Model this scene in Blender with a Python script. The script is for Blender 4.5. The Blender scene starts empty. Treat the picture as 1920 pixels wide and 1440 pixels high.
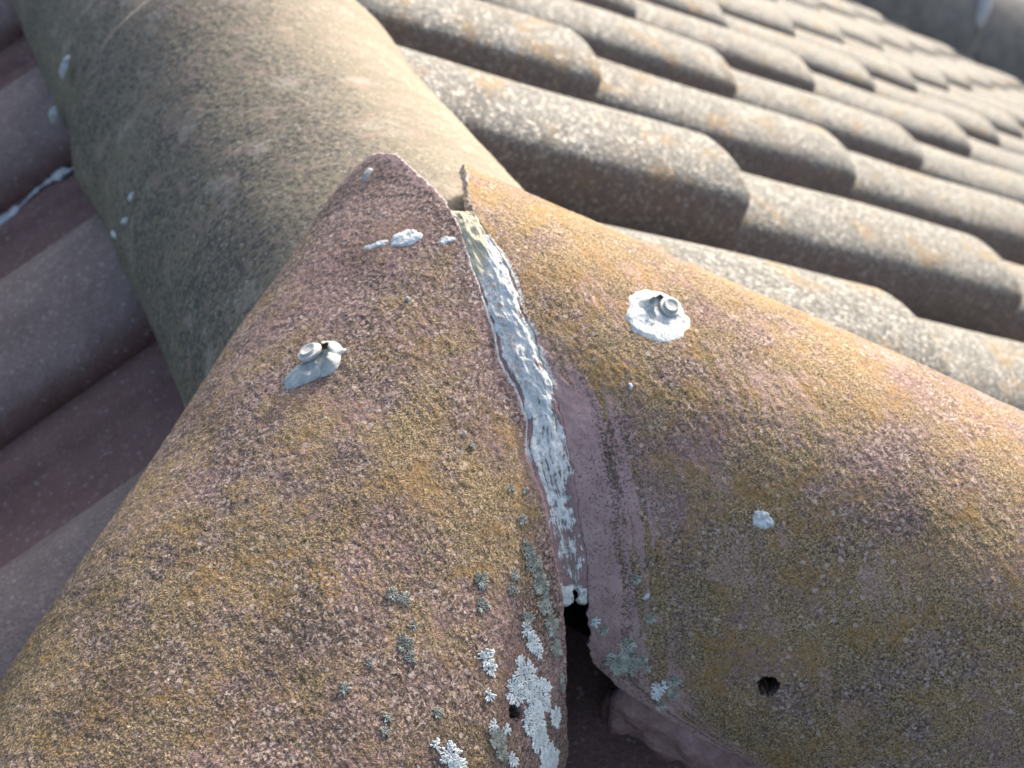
import bpy, bmesh, math
import numpy as np
from mathutils import Matrix, Vector

# ------------------------------------------------------------------ camera
scene = bpy.context.scene
COL = scene.collection
cam_data = bpy.data.cameras.new("camera")
cam = bpy.data.objects.new("camera", cam_data)
COL.objects.link(cam)
CAM_POS = Vector((-0.21417, -0.54274, 0.40855))
right = Vector((0.912355, -0.409327, 0.007701))
up = Vector((0.235971, 0.541145, 0.807143))
fwd = Vector((0.334553, 0.734584, -0.590306))
m = Matrix.Identity(4)
for r in range(3):
    m[r][0], m[r][1], m[r][2], m[r][3] = right[r], up[r], -fwd[r], CAM_POS[r]
cam.matrix_world = m
cam_data.sensor_width = 36.0
cam_data.lens = 50.1
cam_data.clip_start = 0.02
cam_data.clip_end = 2000.0
cam_data.dof.use_dof = True
cam_data.dof.focus_distance = 0.545
cam_data.dof.aperture_fstop = 15.0
scene.camera = cam

# ------------------------------------------------------------------ light
SUN_EL, SUN_AZ = math.radians(28.5), math.radians(53.0)   # azimuth from +Y towards +X
world = bpy.data.worlds.new("World")
scene.world = world
world.use_nodes = True
wn = world.node_tree.nodes
wl = world.node_tree.links
wn.clear()
sky = wn.new("ShaderNodeTexSky")
sky.sky_type = 'NISHITA'
sky.sun_disc = False
sky.sun_elevation = SUN_EL
sky.sun_rotation = SUN_AZ
sky.air_density = 0.75
sky.dust_density = 5.0
sky.ozone_density = 0.3
bg = wn.new("ShaderNodeBackground")
bg.inputs["Strength"].default_value = 0.15
wo = wn.new("ShaderNodeOutputWorld")
wl.new(sky.outputs[0], bg.inputs[0])
wl.new(bg.outputs[0], wo.inputs[0])
sun_data = bpy.data.lights.new("sun", 'SUN')
sun_data.energy = 2.2
sun_data.angle = math.radians(1.2)
sun_data.color = (1.0, 0.94, 0.86)
sun = bpy.data.objects.new("sun", sun_data)
COL.objects.link(sun)
sun_vec = Vector((math.cos(SUN_EL) * math.sin(SUN_AZ), math.cos(SUN_EL) * math.cos(SUN_AZ), math.sin(SUN_EL)))
sun.rotation_euler = (-sun_vec).to_track_quat('-Z', 'Y').to_euler()
sun.location = sun_vec * 10
scene.view_settings.view_transform = 'Standard'
scene.view_settings.look = 'None'
scene.view_settings.exposure = 1.38
scene.view_settings.gamma = 1.0
scene.cycles.max_bounces = 6
scene.cycles.diffuse_bounces = 3
scene.cycles.glossy_bounces = 2

# ------------------------------------------------------------------ helpers
rng = np.random.default_rng(11)
_tabs = {}


def vnoise(x, y, seed=0):
    """smooth value noise, 0..1"""
    if seed not in _tabs:
        _tabs[seed] = np.random.default_rng(1000 + seed).random((512, 512))
    T = _tabs[seed]
    xi = np.floor(x).astype(int)
    yi = np.floor(y).astype(int)
    fx = x - xi
    fy = y - yi
    fx = fx * fx * (3 - 2 * fx)
    fy = fy * fy * (3 - 2 * fy)
    a = T[xi % 512, yi % 512]
    b = T[(xi + 1) % 512, yi % 512]
    c = T[xi % 512, (yi + 1) % 512]
    d = T[(xi + 1) % 512, (yi + 1) % 512]
    return (a * (1 - fx) + b * fx) * (1 - fy) + (c * (1 - fx) + d * fx) * fy


def fbm(x, y, oct=4, seed=0, gain=0.5):
    s = np.zeros(np.broadcast(x, y).shape)
    a, tot = 1.0, 0.0
    for o in range(oct):
        s += a * vnoise(x * 2 ** o + 17.3 * o, y * 2 ** o - 9.1 * o, seed + o)
        tot += a
        a *= gain
    return s / tot


def sstep(a, b, x):
    t = np.clip((x - a) / (b - a), 0, 1)
    return t * t * (3 - 2 * t)


def link_mesh(name, verts, faces, mat, parent=None, smooth=True, origin=None):
    me = bpy.data.meshes.new(name)
    verts = np.asarray(verts, dtype=np.float64)
    o3 = np.zeros(3) if origin is None else np.asarray(origin, float)
    me.from_pydata((verts - o3).tolist(), [], faces if isinstance(faces, list) else faces.tolist())
    if smooth:
        me.polygons.foreach_set("use_smooth", [True] * len(me.polygons))
    me.update()
    if mat:
        me.materials.append(mat)
    ob = bpy.data.objects.new(name, me)
    COL.objects.link(ob)
    ob.location = o3.tolist()
    if parent is not None:
        ob.parent = parent
        ob.matrix_parent_inverse = Matrix.Translation(-Vector(parent.location))
    return ob


def tag(o, label=None, cat=None, group=None, kind=None):
    if label:
        o["label"] = label
    if cat:
        o["category"] = cat
    if group:
        o["group"] = group
    if kind:
        o["kind"] = kind
    return o


def empty(name, loc):
    o = bpy.data.objects.new(name, None)
    COL.objects.link(o)
    o.location = loc
    o.empty_display_size = 0.02
    return o


def set_attr(me, name, vals):
    a = me.attributes.new(name, 'FLOAT', 'POINT')
    a.data.foreach_set("value", np.asarray(vals, dtype=np.float32).ravel())


# ---- the three half-round lines: axis point, direction, side, up, radius
def unit(v):
    v = np.asarray(v, float)
    return v / np.linalg.norm(v)


class Cyl:
    def __init__(s, A, D, R):
        s.A = np.array(A, float)
        s.D = unit(D)
        s.S = unit(np.cross(s.D, [0, 0, 1.0]))
        s.U = np.cross(s.S, s.D)
        s.R = R
        s.seed = None

    def pt(s, t, phi, r=None):
        t = np.asarray(t, float)[..., None]
        p = np.radians(np.asarray(phi, float))[..., None]
        r = s.R if r is None else np.asarray(r, float)[..., None] if np.ndim(r) else r
        return s.A + t * s.D + r * (np.cos(p) * s.U + np.sin(p) * s.S)

    def frame(s, t, phi):
        p = math.radians(phi)
        n = math.cos(p) * s.U + math.sin(p) * s.S
        a = -math.sin(p) * s.U + math.cos(p) * s.S     # direction of growing phi
        return s.pt(t, phi), s.D, a, n


HL = Cyl((0, -0.00194, -0.04102), (-0.70754, -0.63540, -0.30928), 0.11859)
HR = Cyl((0, 0.00194, -0.03961), (0.70646, -0.64973, -0.28065), 0.12054)
RG = Cyl((0, 0, -0.06069), (0, 1, 0), 0.11922)
HL.seed, HR.seed, RG.seed = 80, 110, 130


# ------------------------------------------------------------------ materials
class NT:
    def __init__(s, name):
        s.mat = bpy.data.materials.new(name)
        s.mat.use_nodes = True
        s.n = s.mat.node_tree.nodes
        s.l = s.mat.node_tree.links
        s.n.clear()
        s.out = s.n.new("ShaderNodeOutputMaterial")
        s.bsdf = s.n.new("ShaderNodeBsdfPrincipled")
        s.l.new(s.bsdf.outputs[0], s.out.inputs[0])
        s.tc = s.n.new("ShaderNodeTexCoord")
        s.co = s.tc.outputs["Object"]

    def add(s, kind, **kw):
        nd = s.n.new(kind)
        for k, v in kw.items():
            setattr(nd, k, v)
        return nd

    def put(s, sock, v):
        if isinstance(v, bpy.types.NodeSocket):
            s.l.new(v, sock)
        else:
            sock.default_value = v

    def noise(s, scale, detail=3.0, rough=0.55, co=None, dist=0.0):
        nd = s.add("ShaderNodeTexNoise")
        s.l.new(co or s.co, nd.inputs["Vector"])
        nd.inputs["Scale"].default_value = scale
        nd.inputs["Detail"].default_value = detail
        nd.inputs["Roughness"].default_value = rough
        nd.inputs["Distortion"].default_value = dist
        return nd.outputs["Fac"]

    def voro(s, scale, co=None, out="Color", feature='F1', rand=1.0):
        nd = s.add("ShaderNodeTexVoronoi", feature=feature)
        s.l.new(co or s.co, nd.inputs["Vector"])
        nd.inputs["Scale"].default_value = scale
        nd.inputs["Randomness"].default_value = rand
        return nd.outputs[out]

    def ramp(s, fac, stops, interp='LINEAR'):
        nd = s.add("ShaderNodeValToRGB")
        nd.color_ramp.interpolation = interp
        el = nd.color_ramp.elements
        while len(el) < len(stops):
            el.new(0.5)
        for e, (p, c) in zip(el, stops):
            e.position = p
            e.color = (c[0], c[1], c[2], 1) if not np.isscalar(c) else (c, c, c, 1)
        s.put(nd.inputs[0], fac)
        return nd.outputs[0]

    def mix(s, fac, a, b, mode='MIX'):
        nd = s.add("ShaderNodeMix", data_type='RGBA', blend_type=mode)
        s.put(nd.inputs[0], fac)
        for sock, v in ((nd.inputs[6], a), (nd.inputs[7], b)):
            if isinstance(v, bpy.types.NodeSocket):
                s.l.new(v, sock)
            else:
                sock.default_value = (*v, 1)
        return nd.outputs[2]

    def math(s, op, a, b=0.0, clamp=False):
        nd = s.add("ShaderNodeMath", operation=op, use_clamp=clamp)
        s.put(nd.inputs[0], a)
        s.put(nd.inputs[1], b)
        return nd.outputs[0]

    def remap(s, v, a, b, c=0.0, d=1.0):
        nd = s.add("ShaderNodeMapRange", interpolation_type='SMOOTHSTEP')
        s.put(nd.inputs[0], v)
        for i, q in enumerate((a, b, c, d)):
            s.put(nd.inputs[i + 1], q)
        return nd.outputs[0]

    def attr(s, name):
        nd = s.add("ShaderNodeAttribute", attribute_name=name)
        return nd.outputs["Fac"]

    def bump(s, h, strength, dist, prev=None):
        nd = s.add("ShaderNodeBump")
        nd.inputs["Strength"].default_value = strength
        nd.inputs["Distance"].default_value = dist
        s.l.new(h, nd.inputs["Height"])
        if prev is not None:
            s.l.new(prev, nd.inputs["Normal"])
        return nd.outputs[0]

    def sep(s, col):
        nd = s.add("ShaderNodeSeparateColor")
        s.l.new(col, nd.inputs[0])
        return nd.outputs

    def done(s, color, rough=0.9, normal=None, spec=0.3):
        s.put(s.bsdf.inputs["Base Color"], color if isinstance(color, bpy.types.NodeSocket) else (*color, 1))
        s.put(s.bsdf.inputs["Roughness"], rough)
        s.bsdf.inputs["Specular IOR Level"].default_value = spec
        if normal is not None:
            s.l.new(normal, s.bsdf.inputs["Normal"])
        return s.mat


def hip_material(name):
    """weathered red concrete: sandy grains, ochre lichen crust, black algal growth, bare mauve paint"""
    k = NT(name)
    moss, bare, dark, crust = k.attr("moss"), k.attr("bare"), k.attr("dark"), k.attr("crust")
    warp = k.add("ShaderNodeVectorMath", operation='MULTIPLY_ADD')
    nz = k.add("ShaderNodeTexNoise")
    k.l.new(k.co, nz.inputs["Vector"])
    nz.inputs["Scale"].default_value = 420
    k.l.new(nz.outputs["Color"], warp.inputs[0])
    warp.inputs[1].default_value = (0.0022, 0.0022, 0.0022)
    k.l.new(k.co, warp.inputs[2])
    wco = warp.outputs[0]
    cell = k.sep(k.voro(980, co=wco))
    # sandy mauve-brown body
    body = k.ramp(cell[0], [(0.0, (0.075, 0.053, 0.046)), (0.35, (0.170, 0.116, 0.101)), (0.62, (0.272, 0.190, 0.164)),
                            (0.85, (0.385, 0.285, 0.245)), (1.0, (0.55, 0.44, 0.38))])
    big = k.noise(22, 3, 0.6)
    body = k.mix(k.math('MULTIPLY', k.remap(big, 0.42, 0.66), 0.6), body, (0.285, 0.178, 0.160))
    # ochre crust of lichen: frizzy flecks gathered in soft patches
    f1 = k.noise(820, 3, 0.7, co=wco)
    f2 = k.noise(48, 3, 0.65)
    f3 = k.noise(1300, 1, 0.6)
    thr = k.math('ADD', k.math('MULTIPLY', moss, 0.55), k.math('MULTIPLY', k.math('SUBTRACT', f2, 0.5), 1.15))
    mm = k.remap(k.math('ADD', thr, k.math('MULTIPLY', k.math('SUBTRACT', f1, 0.5), 1.5)), 0.20, 0.44)
    ochre = k.ramp(f3, [(0.30, (0.090, 0.065, 0.033)), (0.5, (0.255, 0.182, 0.088)), (0.70, (0.57, 0.43, 0.235))])
    ochre = k.mix(k.math('MULTIPLY', k.remap(k.noise(55, 3, 0.65), 0.48, 0.64), 0.7), ochre, (0.325, 0.195, 0.058))
    col = k.mix(k.math('MULTIPLY', mm, 0.85), body, ochre)
    # olive / black algae flecks
    g1 = k.noise(1000, 2, 0.65, co=wco)
    dk = k.remap(k.math('ADD', k.math('MULTIPLY', dark, 0.26), g1), 0.58, 0.72)
    col = k.mix(k.math('MULTIPLY', dk, 0.80), col, (0.045, 0.040, 0.028))
    # pale mineral grains
    sp = k.remap(k.sep(k.voro(620))[2], 0.978, 0.99)
    col = k.mix(k.math('MULTIPLY', sp, 0.5), col, (0.60, 0.49, 0.41))
    # bare mauve paint with small black spots, fading out in crumbs
    mauve = k.ramp(k.noise(110, 3, 0.6), [(0.25, (0.320, 0.205, 0.188)), (0.7, (0.455, 0.310, 0.288))])
    spots = k.remap(k.math('ADD', k.math('MULTIPLY', dark, 0.30), g1), 0.62, 0.72)
    mauve = k.mix(k.math('MULTIPLY', spots, 0.75), mauve, (0.075, 0.062, 0.055))
    bm = k.remap(k.math('ADD', bare, k.math('ADD', k.math('MULTIPLY', k.math('SUBTRACT', f1, 0.5), 1.3), k.math('MULTIPLY', k.math('SUBTRACT', f2, 0.5), 0.7))), 0.24, 0.66)
    col = k.mix(bm, col, mauve)
    # chalky cement crust at the sawn edge
    cm = k.remap(k.math('ADD', crust, k.math('MULTIPLY', k.math('SUBTRACT', f1, 0.5), 1.6)), 0.45, 0.7)
    col = k.mix(cm, col, k.ramp(cell[1], [(0, (0.46, 0.44, 0.39)), (1, (0.72, 0.70, 0.64))]))
    h = k.math('ADD', k.math('MULTIPLY', f1, 0.8), k.math('ADD', k.math('MULTIPLY', cell[0], 0.35), k.math('MULTIPLY', f3, 0.4)))
    h = k.math('MULTIPLY', h, k.math('SUBTRACT', 1.0, k.math('MULTIPLY', bm, 0.55)))
    nrm = k.bump(h, 1.0, 0.0006)
    return k.done(col, k.mix(bm, (0.92,) * 3, (0.75,) * 3), nrm, 0.25)


def ridge_material():
    k = NT("ridge_concrete")
    moss = k.attr("moss")
    cell = k.sep(k.voro(620))
    body = k.ramp(cell[0], [(0, (0.052, 0.050, 0.042)), (0.5, (0.125, 0.117, 0.098)), (0.85, (0.225, 0.210, 0.175)), (1, (0.42, 0.39, 0.32))])
    big = k.noise(22, 5, 0.62)
    body = k.mix(k.math('MULTIPLY', k.remap(big, 0.5, 0.68), 0.6), body, (0.235, 0.150, 0.125))
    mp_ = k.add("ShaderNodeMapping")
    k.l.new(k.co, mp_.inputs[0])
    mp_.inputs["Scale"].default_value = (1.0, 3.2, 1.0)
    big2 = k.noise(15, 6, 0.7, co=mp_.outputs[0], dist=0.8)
    body = k.mix(k.math('MULTIPLY', k.remap(k.math('ADD', big2, k.math('MULTIPLY', k.attr("algae_shade"), 0.18)), 0.46, 0.60), 0.9), body, (0.060, 0.057, 0.050))  # dark algae blotches, with the shade of the left flank painted into them
    g = k.noise(320, 4, 0.65)
    yl = k.remap(k.math('ADD', k.math('MULTIPLY', moss, 0.35), g), 0.58, 0.74)
    col = k.mix(k.math('MULTIPLY', yl, 0.6), body, (0.225, 0.192, 0.125))
    sp = k.remap(k.sep(k.voro(700))[2], 0.95, 0.98)
    col = k.mix(k.math('MULTIPLY', sp, 0.45), col, (0.42, 0.39, 0.32))
    pk = k.noise(60, 4, 0.65)
    col = k.mix(k.math('MULTIPLY', k.remap(pk, 0.52, 0.66), 0.55), col, (0.25, 0.180, 0.145))
    pk2 = k.noise(28, 5, 0.7)
    col = k.mix(k.math('MULTIPLY', k.remap(pk2, 0.55, 0.68), 0.6), col, (0.30, 0.275, 0.225))
    col = k.mix(k.math('MULTIPLY', k.attr("rim"), 0.7), col, (0.48, 0.44, 0.37))  # sunlit edge of the ridge joint, painted in as a pale rim
    h = k.math('ADD', k.math('MULTIPLY', g, 0.8), k.math('MULTIPLY', cell[0], 0.4))
    return k.done(col, 0.8, k.bump(h, 0.9, 0.0012), 0.4)


def tile_material(name, sunny):
    k = NT(name)
    info = k.add("ShaderNodeObjectInfo")
    off = k.add("ShaderNodeVectorMath", operation='MULTIPLY_ADD')
    k.l.new(info.outputs["Random"], off.inputs[0])
    off.inputs[1].default_value = (7.3, 3.1, 5.7)
    k.l.new(k.co, off.inputs[2])
    co = off.outputs[0]
    cell = k.sep(k.voro(520, co=co))
    if sunny:
        body = k.ramp(cell[0], [(0, (0.068, 0.068, 0.062)), (0.55, (0.138, 0.139, 0.128)), (0.9, (0.24, 0.24, 0.22)), (1, (0.47, 0.465, 0.43))])
        a = k.noise(24, 5, 0.62, co=co)
        body = k.mix(k.math('MULTIPLY', k.remap(a, 0.53, 0.66), 0.75), body, (0.215, 0.150, 0.075))
        b = k.noise(31, 4, 0.6, co=co, dist=0.4)
        body = k.mix(k.math('MULTIPLY', k.remap(b, 0.56, 0.67), 0.7), body, (0.072, 0.076, 0.074))
        c = k.noise(13, 3, 0.6, co=co)
        body = k.mix(k.math('MULTIPLY', k.remap(c, 0.5, 0.75), 0.5), body, (0.165, 0.138, 0.108))
        # the pan and the skirts keep the old red colour where little grows
        body = k.mix(k.math('MULTIPLY', k.attr("under"), 0.65), body, (0.150, 0.112, 0.100))
        spk = k.remap(k.sep(k.voro(380, co=co))[1], 0.88, 0.94)  # speckle, with bright glints painted in as pale spots
        col = k.mix(k.math('MULTIPLY', spk, 0.45), body, (0.40, 0.38, 0.32))
    else:
        a = k.noise(30, 5, 0.62, co=co)
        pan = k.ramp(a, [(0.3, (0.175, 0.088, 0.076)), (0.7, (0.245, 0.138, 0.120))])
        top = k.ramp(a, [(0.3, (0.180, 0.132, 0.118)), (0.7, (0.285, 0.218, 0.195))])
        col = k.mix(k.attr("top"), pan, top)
        d = k.noise(480, 3, 0.6, co=co)
        col = k.mix(k.remap(d, 0.42, 0.72, 0.35, 0.0), col, (0.05, 0.045, 0.045))
        sp = k.remap(k.sep(k.voro(480, co=co))[1], 0.97, 0.985)
        col = k.mix(k.math('MULTIPLY', sp, 0.35), col, (0.42, 0.40, 0.38))
    g = k.noise(360, 4, 0.65, co=co)
    h = k.math('ADD', g, k.math('MULTIPLY', cell[0], 0.45))
    # a few quartz grains are glassy
    gl = k.remap(k.sep(k.voro(330, co=co))[2], 0.90, 0.93)
    rough = k.math('SUBTRACT', 0.85, k.math('MULTIPLY', gl, 0.55))
    return k.done(col, rough, k.bump(h, 0.9, 0.0016), 0.45)


def simple_material(name, lo, hi, scale=200, bump=0.0006, rough=0.8, spec=0.3, strength=0.8):
    k = NT(name)
    n = k.noise(scale, 4, 0.65)
    col = k.ramp(n, [(0.3, lo), (0.7, hi)])
    n2 = k.noise(scale * 2.3, 3, 0.6)
    return k.done(col, rough, k.bump(n2, strength, bump), spec)


def lichen_material(name, lo, mid, hi):
    k = NT(name)
    n = k.noise(260, 3, 0.65)
    col = k.ramp(n, [(0.34, lo), (0.5, mid), (0.64, hi)])
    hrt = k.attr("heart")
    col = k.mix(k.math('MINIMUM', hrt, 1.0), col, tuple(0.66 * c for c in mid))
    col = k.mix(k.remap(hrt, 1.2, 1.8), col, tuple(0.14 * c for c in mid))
    return k.done(col, 0.9, k.bump(k.noise(1500, 2), 0.5, 0.0004), 0.15)


def sealant_material():
    k = NT("joint_sealant")
    u, v = k.attr("su"), k.attr("sv")
    comb = k.add("ShaderNodeCombineXYZ")
    k.l.new(k.math('MULTIPLY', u, 16.0), comb.inputs[0])
    k.l.new(k.math('MULTIPLY', v, 11.0), comb.inputs[1])
    st = k.noise(1.0, 5, 0.68, co=comb.outputs[0])          # brush streaks along the joint
    fine = k.noise(520, 3, 0.7)
    mid = k.noise(170, 4, 0.65)
    white = k.ramp(mid, [(0.3, (0.48, 0.51, 0.485)), (0.7, (0.76, 0.775, 0.74))])
    pit = k.remap(k.math('ADD', fine, k.math('MULTIPLY', k.math('SUBTRACT', mid, 0.5), 0.5)), 0.56, 0.66)
    white = k.mix(k.math('MULTIPLY', pit, 0.75), white, (0.26, 0.235, 0.215))
    mauve = k.ramp(mid, [(0.3, (0.235, 0.155, 0.150)), (0.7, (0.330, 0.225, 0.220))])
    # white paint is nearly whole in the upper half, worn to streaks below, flaking along its right edge
    edge = k.math('MULTIPLY', k.math('ADD', k.remap(u, 0.62, 1.0), k.remap(u, 0.22, 0.0)), k.remap(k.noise(80, 3), 0.40, 0.62, 0.0, 0.42))
    sel = k.math('ADD', k.math('MULTIPLY', v, -0.50), k.math('ADD', st, k.math('MULTIPLY', mid, 0.62)))
    sel = k.math('SUBTRACT', sel, edge)
    foot = k.math('MULTIPLY', k.remap(k.math('ADD', v, k.math('MULTIPLY', k.math('SUBTRACT', mid, 0.5), 0.10)), 0.925, 0.945), 0.6)
    sel = k.math('ADD', sel, foot)
    wm = k.remap(sel, 0.36, 0.43)
    col = k.mix(wm, mauve, white)
    crumb = k.remap(k.math('ADD', fine, k.math('MULTIPLY', k.math('SUBTRACT', 0.5, k.math('ABSOLUTE', k.math('SUBTRACT', u, 0.30))), 0.5)), 0.70, 0.80)
    crumb = k.math('MULTIPLY', crumb, k.remap(v, 0.5, 0.42))
    col = k.mix(k.math('MULTIPLY', crumb, 0.8), col, (0.50, 0.40, 0.32))
    # old yellowed sealant at the very top
    top = k.remap(k.math('ADD', v, k.math('MULTIPLY', k.math('SUBTRACT', u, 0.35), 0.12)), 0.20, 0.155)
    col = k.mix(top, col, k.ramp(mid, [(0.3, (0.44, 0.41, 0.29)), (0.7, (0.56, 0.525, 0.39))]))
    h = k.math('ADD', k.math('MULTIPLY', wm, 0.4), k.math('ADD', k.math('MULTIPLY', fine, 0.6), k.math('MULTIPLY', mid, 0.6)))
    return k.done(col, 0.92, k.bump(h, 1.0, 0.0012), 0.1)


M_HIP = hip_material("hip_concrete")
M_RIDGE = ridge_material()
M_SUNNY = tile_material("tile_concrete_lichen", True)
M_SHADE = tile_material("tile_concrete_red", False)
M_VERGE = simple_material("verge_concrete", (0.11, 0.112, 0.11), (0.19, 0.188, 0.18), 18, 0.002)
M_MORTAR = simple_material("mortar", (0.30, 0.32, 0.33), (0.52, 0.55, 0.56), 120, 0.0015)
M_PAINTED = simple_material("painted_mortar", (0.190, 0.105, 0.095), (0.390, 0.265, 0.260), 90, 0.0022, strength=1.0)
M_SEAL = simple_material("sealant_white", (0.34, 0.385, 0.38), (0.70, 0.74, 0.725), 380, 0.0008, 0.55, 0.4)
M_SEALG = simple_material("sealant_grey", (0.28, 0.31, 0.30), (0.46, 0.49, 0.46), 260, 0.0005, 0.5, 0.45)
M_STEEL = simple_material("screw_steel", (0.34, 0.35, 0.32), (0.50, 0.51, 0.47), 400, 0.0002, 0.45, 0.5)
M_LWHITE = lichen_material("lichen_pale", (0.52, 0.57, 0.55), (0.72, 0.76, 0.73), (0.86, 0.88, 0.85))
M_LGREEN = lichen_material("lichen_greygreen", (0.22, 0.225, 0.18), (0.38, 0.39, 0.32), (0.58, 0.59, 0.51))
M_JOINT = sealant_material()
M_DECK = simple_material("underlay_light_block", (0.03, 0.025, 0.025), (0.05, 0.045, 0.045), 20, 0.002)  # dark sheet added under the tiles to keep out light from below
M_GROUND = simple_material("ground_grass", (0.04, 0.06, 0.02), (0.08, 0.10, 0.04), 2, 0.05)

# ------------------------------------------------------------------ ground
link_mesh("ground", [(-400, -400, -3.4), (400, -400, -3.4), (400, 400, -3.4), (-400, 400, -3.4)], [(0, 1, 2, 3)], M_GROUND, smooth=False)
tag(bpy.data.objects["ground"], kind="structure")

# ------------------------------------------------------------------ roof tiles
W_T, G_T = 0.2687, 0.3773
TH_R, TH_L, TH_F = 0.4804, 0.5094, 0.46
ROLL = 0.156


def profile(wall, top_h):
    """cross profile of one tile: s across (0 = open edge of the roll), h height; top flag"""
    pts = [(0.002, -0.026 if wall > 0.03 else -0.006, 0.0), (0.0, wall - 0.003, 0.0)]
    n = 22
    for i in range(n + 1):
        a = math.pi * (1 - i / n)
        x = ROLL / 2 + ROLL / 2 * math.cos(a)
        if i <= n / 2:
            y = wall + (top_h - wall) * math.sin(a)
        else:
            y = top_h * math.sin(a)
        pts.append((x + 0.0008, y, min(1.0, math.sin(a) * 2.2)))
    pts += [(ROLL + 0.012, -0.003, 0.0), (ROLL + 0.03, -0.004, 0.0), (W_T - 0.034, -0.004, 0.0), (W_T - 0.030, 0.0015, 0.05), (W_T + 0.006, 0.0015, 0.0)]
    return pts


def tile_arrays(seed, wall, top_h, lap=0.075, lift=0.023):
    """local frame: x across, y down the slope (0 = tail end), z out"""
    pr = profile(wall, top_h)
    L = G_T + lap
    ys = np.concatenate([[0.0, 0.004], np.linspace(0.02, L, 16)])
    r = np.random.default_rng(seed)
    V, top, F = [], [], []
    n = len(pr)
    ph = r.random(4) * 6
    for y in ys:
        for (s, h, tp) in pr:
            edge = 0.0012 * math.sin(s * 90 + ph[0]) + 0.0008 * math.sin(s * 230 + ph[1])
            rounding = -0.0012 if y == 0 else 0.0
            V.append((s + 0.006 * (y / L if s < 0.05 else 0), -y + (edge if y == 0 else 0), h + lift * (1 - y / L) + rounding * (1 if tp > 0 else 0.5) + 0.0009 * math.sin(y * 21 + ph[2]) * tp))
            top.append(tp)
    for j in range(len(ys) - 1):
        for i in range(n - 1):
            a = j * n + i
            F.append((a, a + 1, a + n + 1, a + n))
    # thickness: tail face and open edge of the roll
    T = 0.014
    base = len(V)
    for i, (s, h, tp) in enumerate(pr):
        V.append((V[i][0] + (0.004 if i < 3 else 0), V[i][1] - 0.001, V[i][2] - T))
        top.append(0.0)
    top_ring = len(V)
    for i in range(n):                       # own copy of the edge, so the tail face stays crisp
        V.append(V[i])
        top.append(0.3)
    for i in range(n - 1):
        F.append((top_ring + i + 1, top_ring + i, base + i, base + i + 1))
    b2 = len(V)
    for j, y in enumerate(ys):
        V.append((0.014, -y, V[j * n][2] - 0.004))
        top.append(0.0)
    for j in range(len(ys) - 1):
        F.append((j * n, j * n + n, b2 + j + 1, b2 + j))
    return np.array(V), np.array(top), F


def slope_frame(side):
    if side == 'R':
        dn, n, ac = (math.cos(TH_R), 0, -math.sin(TH_R)), (math.sin(TH_R), 0, math.cos(TH_R)), (0, 1, 0)
    elif side == 'L':
        dn, n, ac = (-math.cos(TH_L), 0, -math.sin(TH_L)), (-math.sin(TH_L), 0, math.cos(TH_L)), (0, 1, 0)
    else:
        dn, n, ac = (0, -math.cos(TH_F), -math.sin(TH_F)), (0, -math.sin(TH_F), math.cos(TH_F)), (1, 0, 0)
    return np.array(dn), np.array(n), np.array(ac)


def tile_mesh(name, side, mat, seed):
    """mesh with its origin at the tail end, open edge, on the slope plane"""
    dn, n, ac = slope_frame(side)
    V, top, F = tile_arrays(seed, *((0.044, 0.071) if side == 'R' else (0.012, 0.040)))
    P = V[:, 0:1] * ac - V[:, 1:2] * (-dn) * 1.0 + V[:, 2:3] * n
    if side == 'R' or side == 'F':
        F = [f[::-1] for f in F]
    me = bpy.data.meshes.new(name)
    me.from_pydata(P.tolist(), [], F)
    me.polygons.foreach_set("use_smooth", [True] * len(me.polygons))
    set_attr(me, "top", top)
    set_attr(me, "under", np.clip(1 - top * 1.6, 0, 1))
    me.materials.append(mat)
    me.update()
    return me


def clip(me, planes):
    bm = bmesh.new()
    bm.from_mesh(me)
    for co, no in planes:
        geom = bm.verts[:] + bm.edges[:] + bm.faces[:]
        bmesh.ops.bisect_plane(bm, geom=geom, plane_co=co, plane_no=no, clear_outer=True)
    new = me.copy()
    bm.to_mesh(new)
    bm.free()
    return new


def roof_slope(side, label, mat, cols, courses, off_d, off_a, h, deck):
    dn, n, ac = slope_frame(side)
    dv = [dn * a + ac * b + n * (h - 0.03) for a, b in deck]
    root = link_mesh("roof_slope", dv, [tuple(range(len(dv)))], M_DECK, smooth=False, origin=dv[0])
    tag(root, label, "roof slope")
    meshes = [tile_mesh("roof_tile", side, mat, s) for s in range(4)]
    r = np.random.default_rng({'R': 3, 'L': 5, 'F': 7}[side])
    for c in courses:
        for q in cols:
            base = dn * (off_d + c * G_T + r.normal(0, 0.0025)) + ac * (off_a + q * W_T + r.normal(0, 0.0012)) + n * (h + r.normal(0, 0.0008))
            me = meshes[int(r.integers(4))]
            # cut to the hip lines where a tile would cross them
            planes = []
            lo, hi = Vector(base), Vector(base)
            corners = [base, base + ac * W_T, base - dn * (G_T + 0.08), base - dn * (G_T + 0.08) + ac * W_T]
            g = 0.035
            if side in 'RL':
                sx = 1 if side == 'R' else -1
                vals = [sx * p[0] + p[1] for p in corners]         # inside when sx*x + y > g
                if max(vals) < g:
                    continue
                if min(vals) < g:
                    planes.append((Vector((sx * g, 0, 0)) - Vector(base), Vector((-sx, -1, 0))))
            else:
                for sx in (1, -1):
                    vals = [-sx * p[0] - p[1] for p in corners]
                    if max(vals) < g:
                        planes = None
                        break
                    if min(vals) < g:
                        planes.append((Vector((-sx * g, 0, 0)) - Vector(base), Vector((sx, 1, 0))))
                if planes is None:
                    continue
            if planes:
                me = clip(me, planes)
                if len(me.polygons) == 0:
                    continue
            o = bpy.data.objects.new("roof_tile", me)
            COL.objects.link(o)
            o.parent = root
            o.matrix_parent_inverse = Matrix.Translation(-root.location)
            o.location = base.tolist()
    return root


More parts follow.
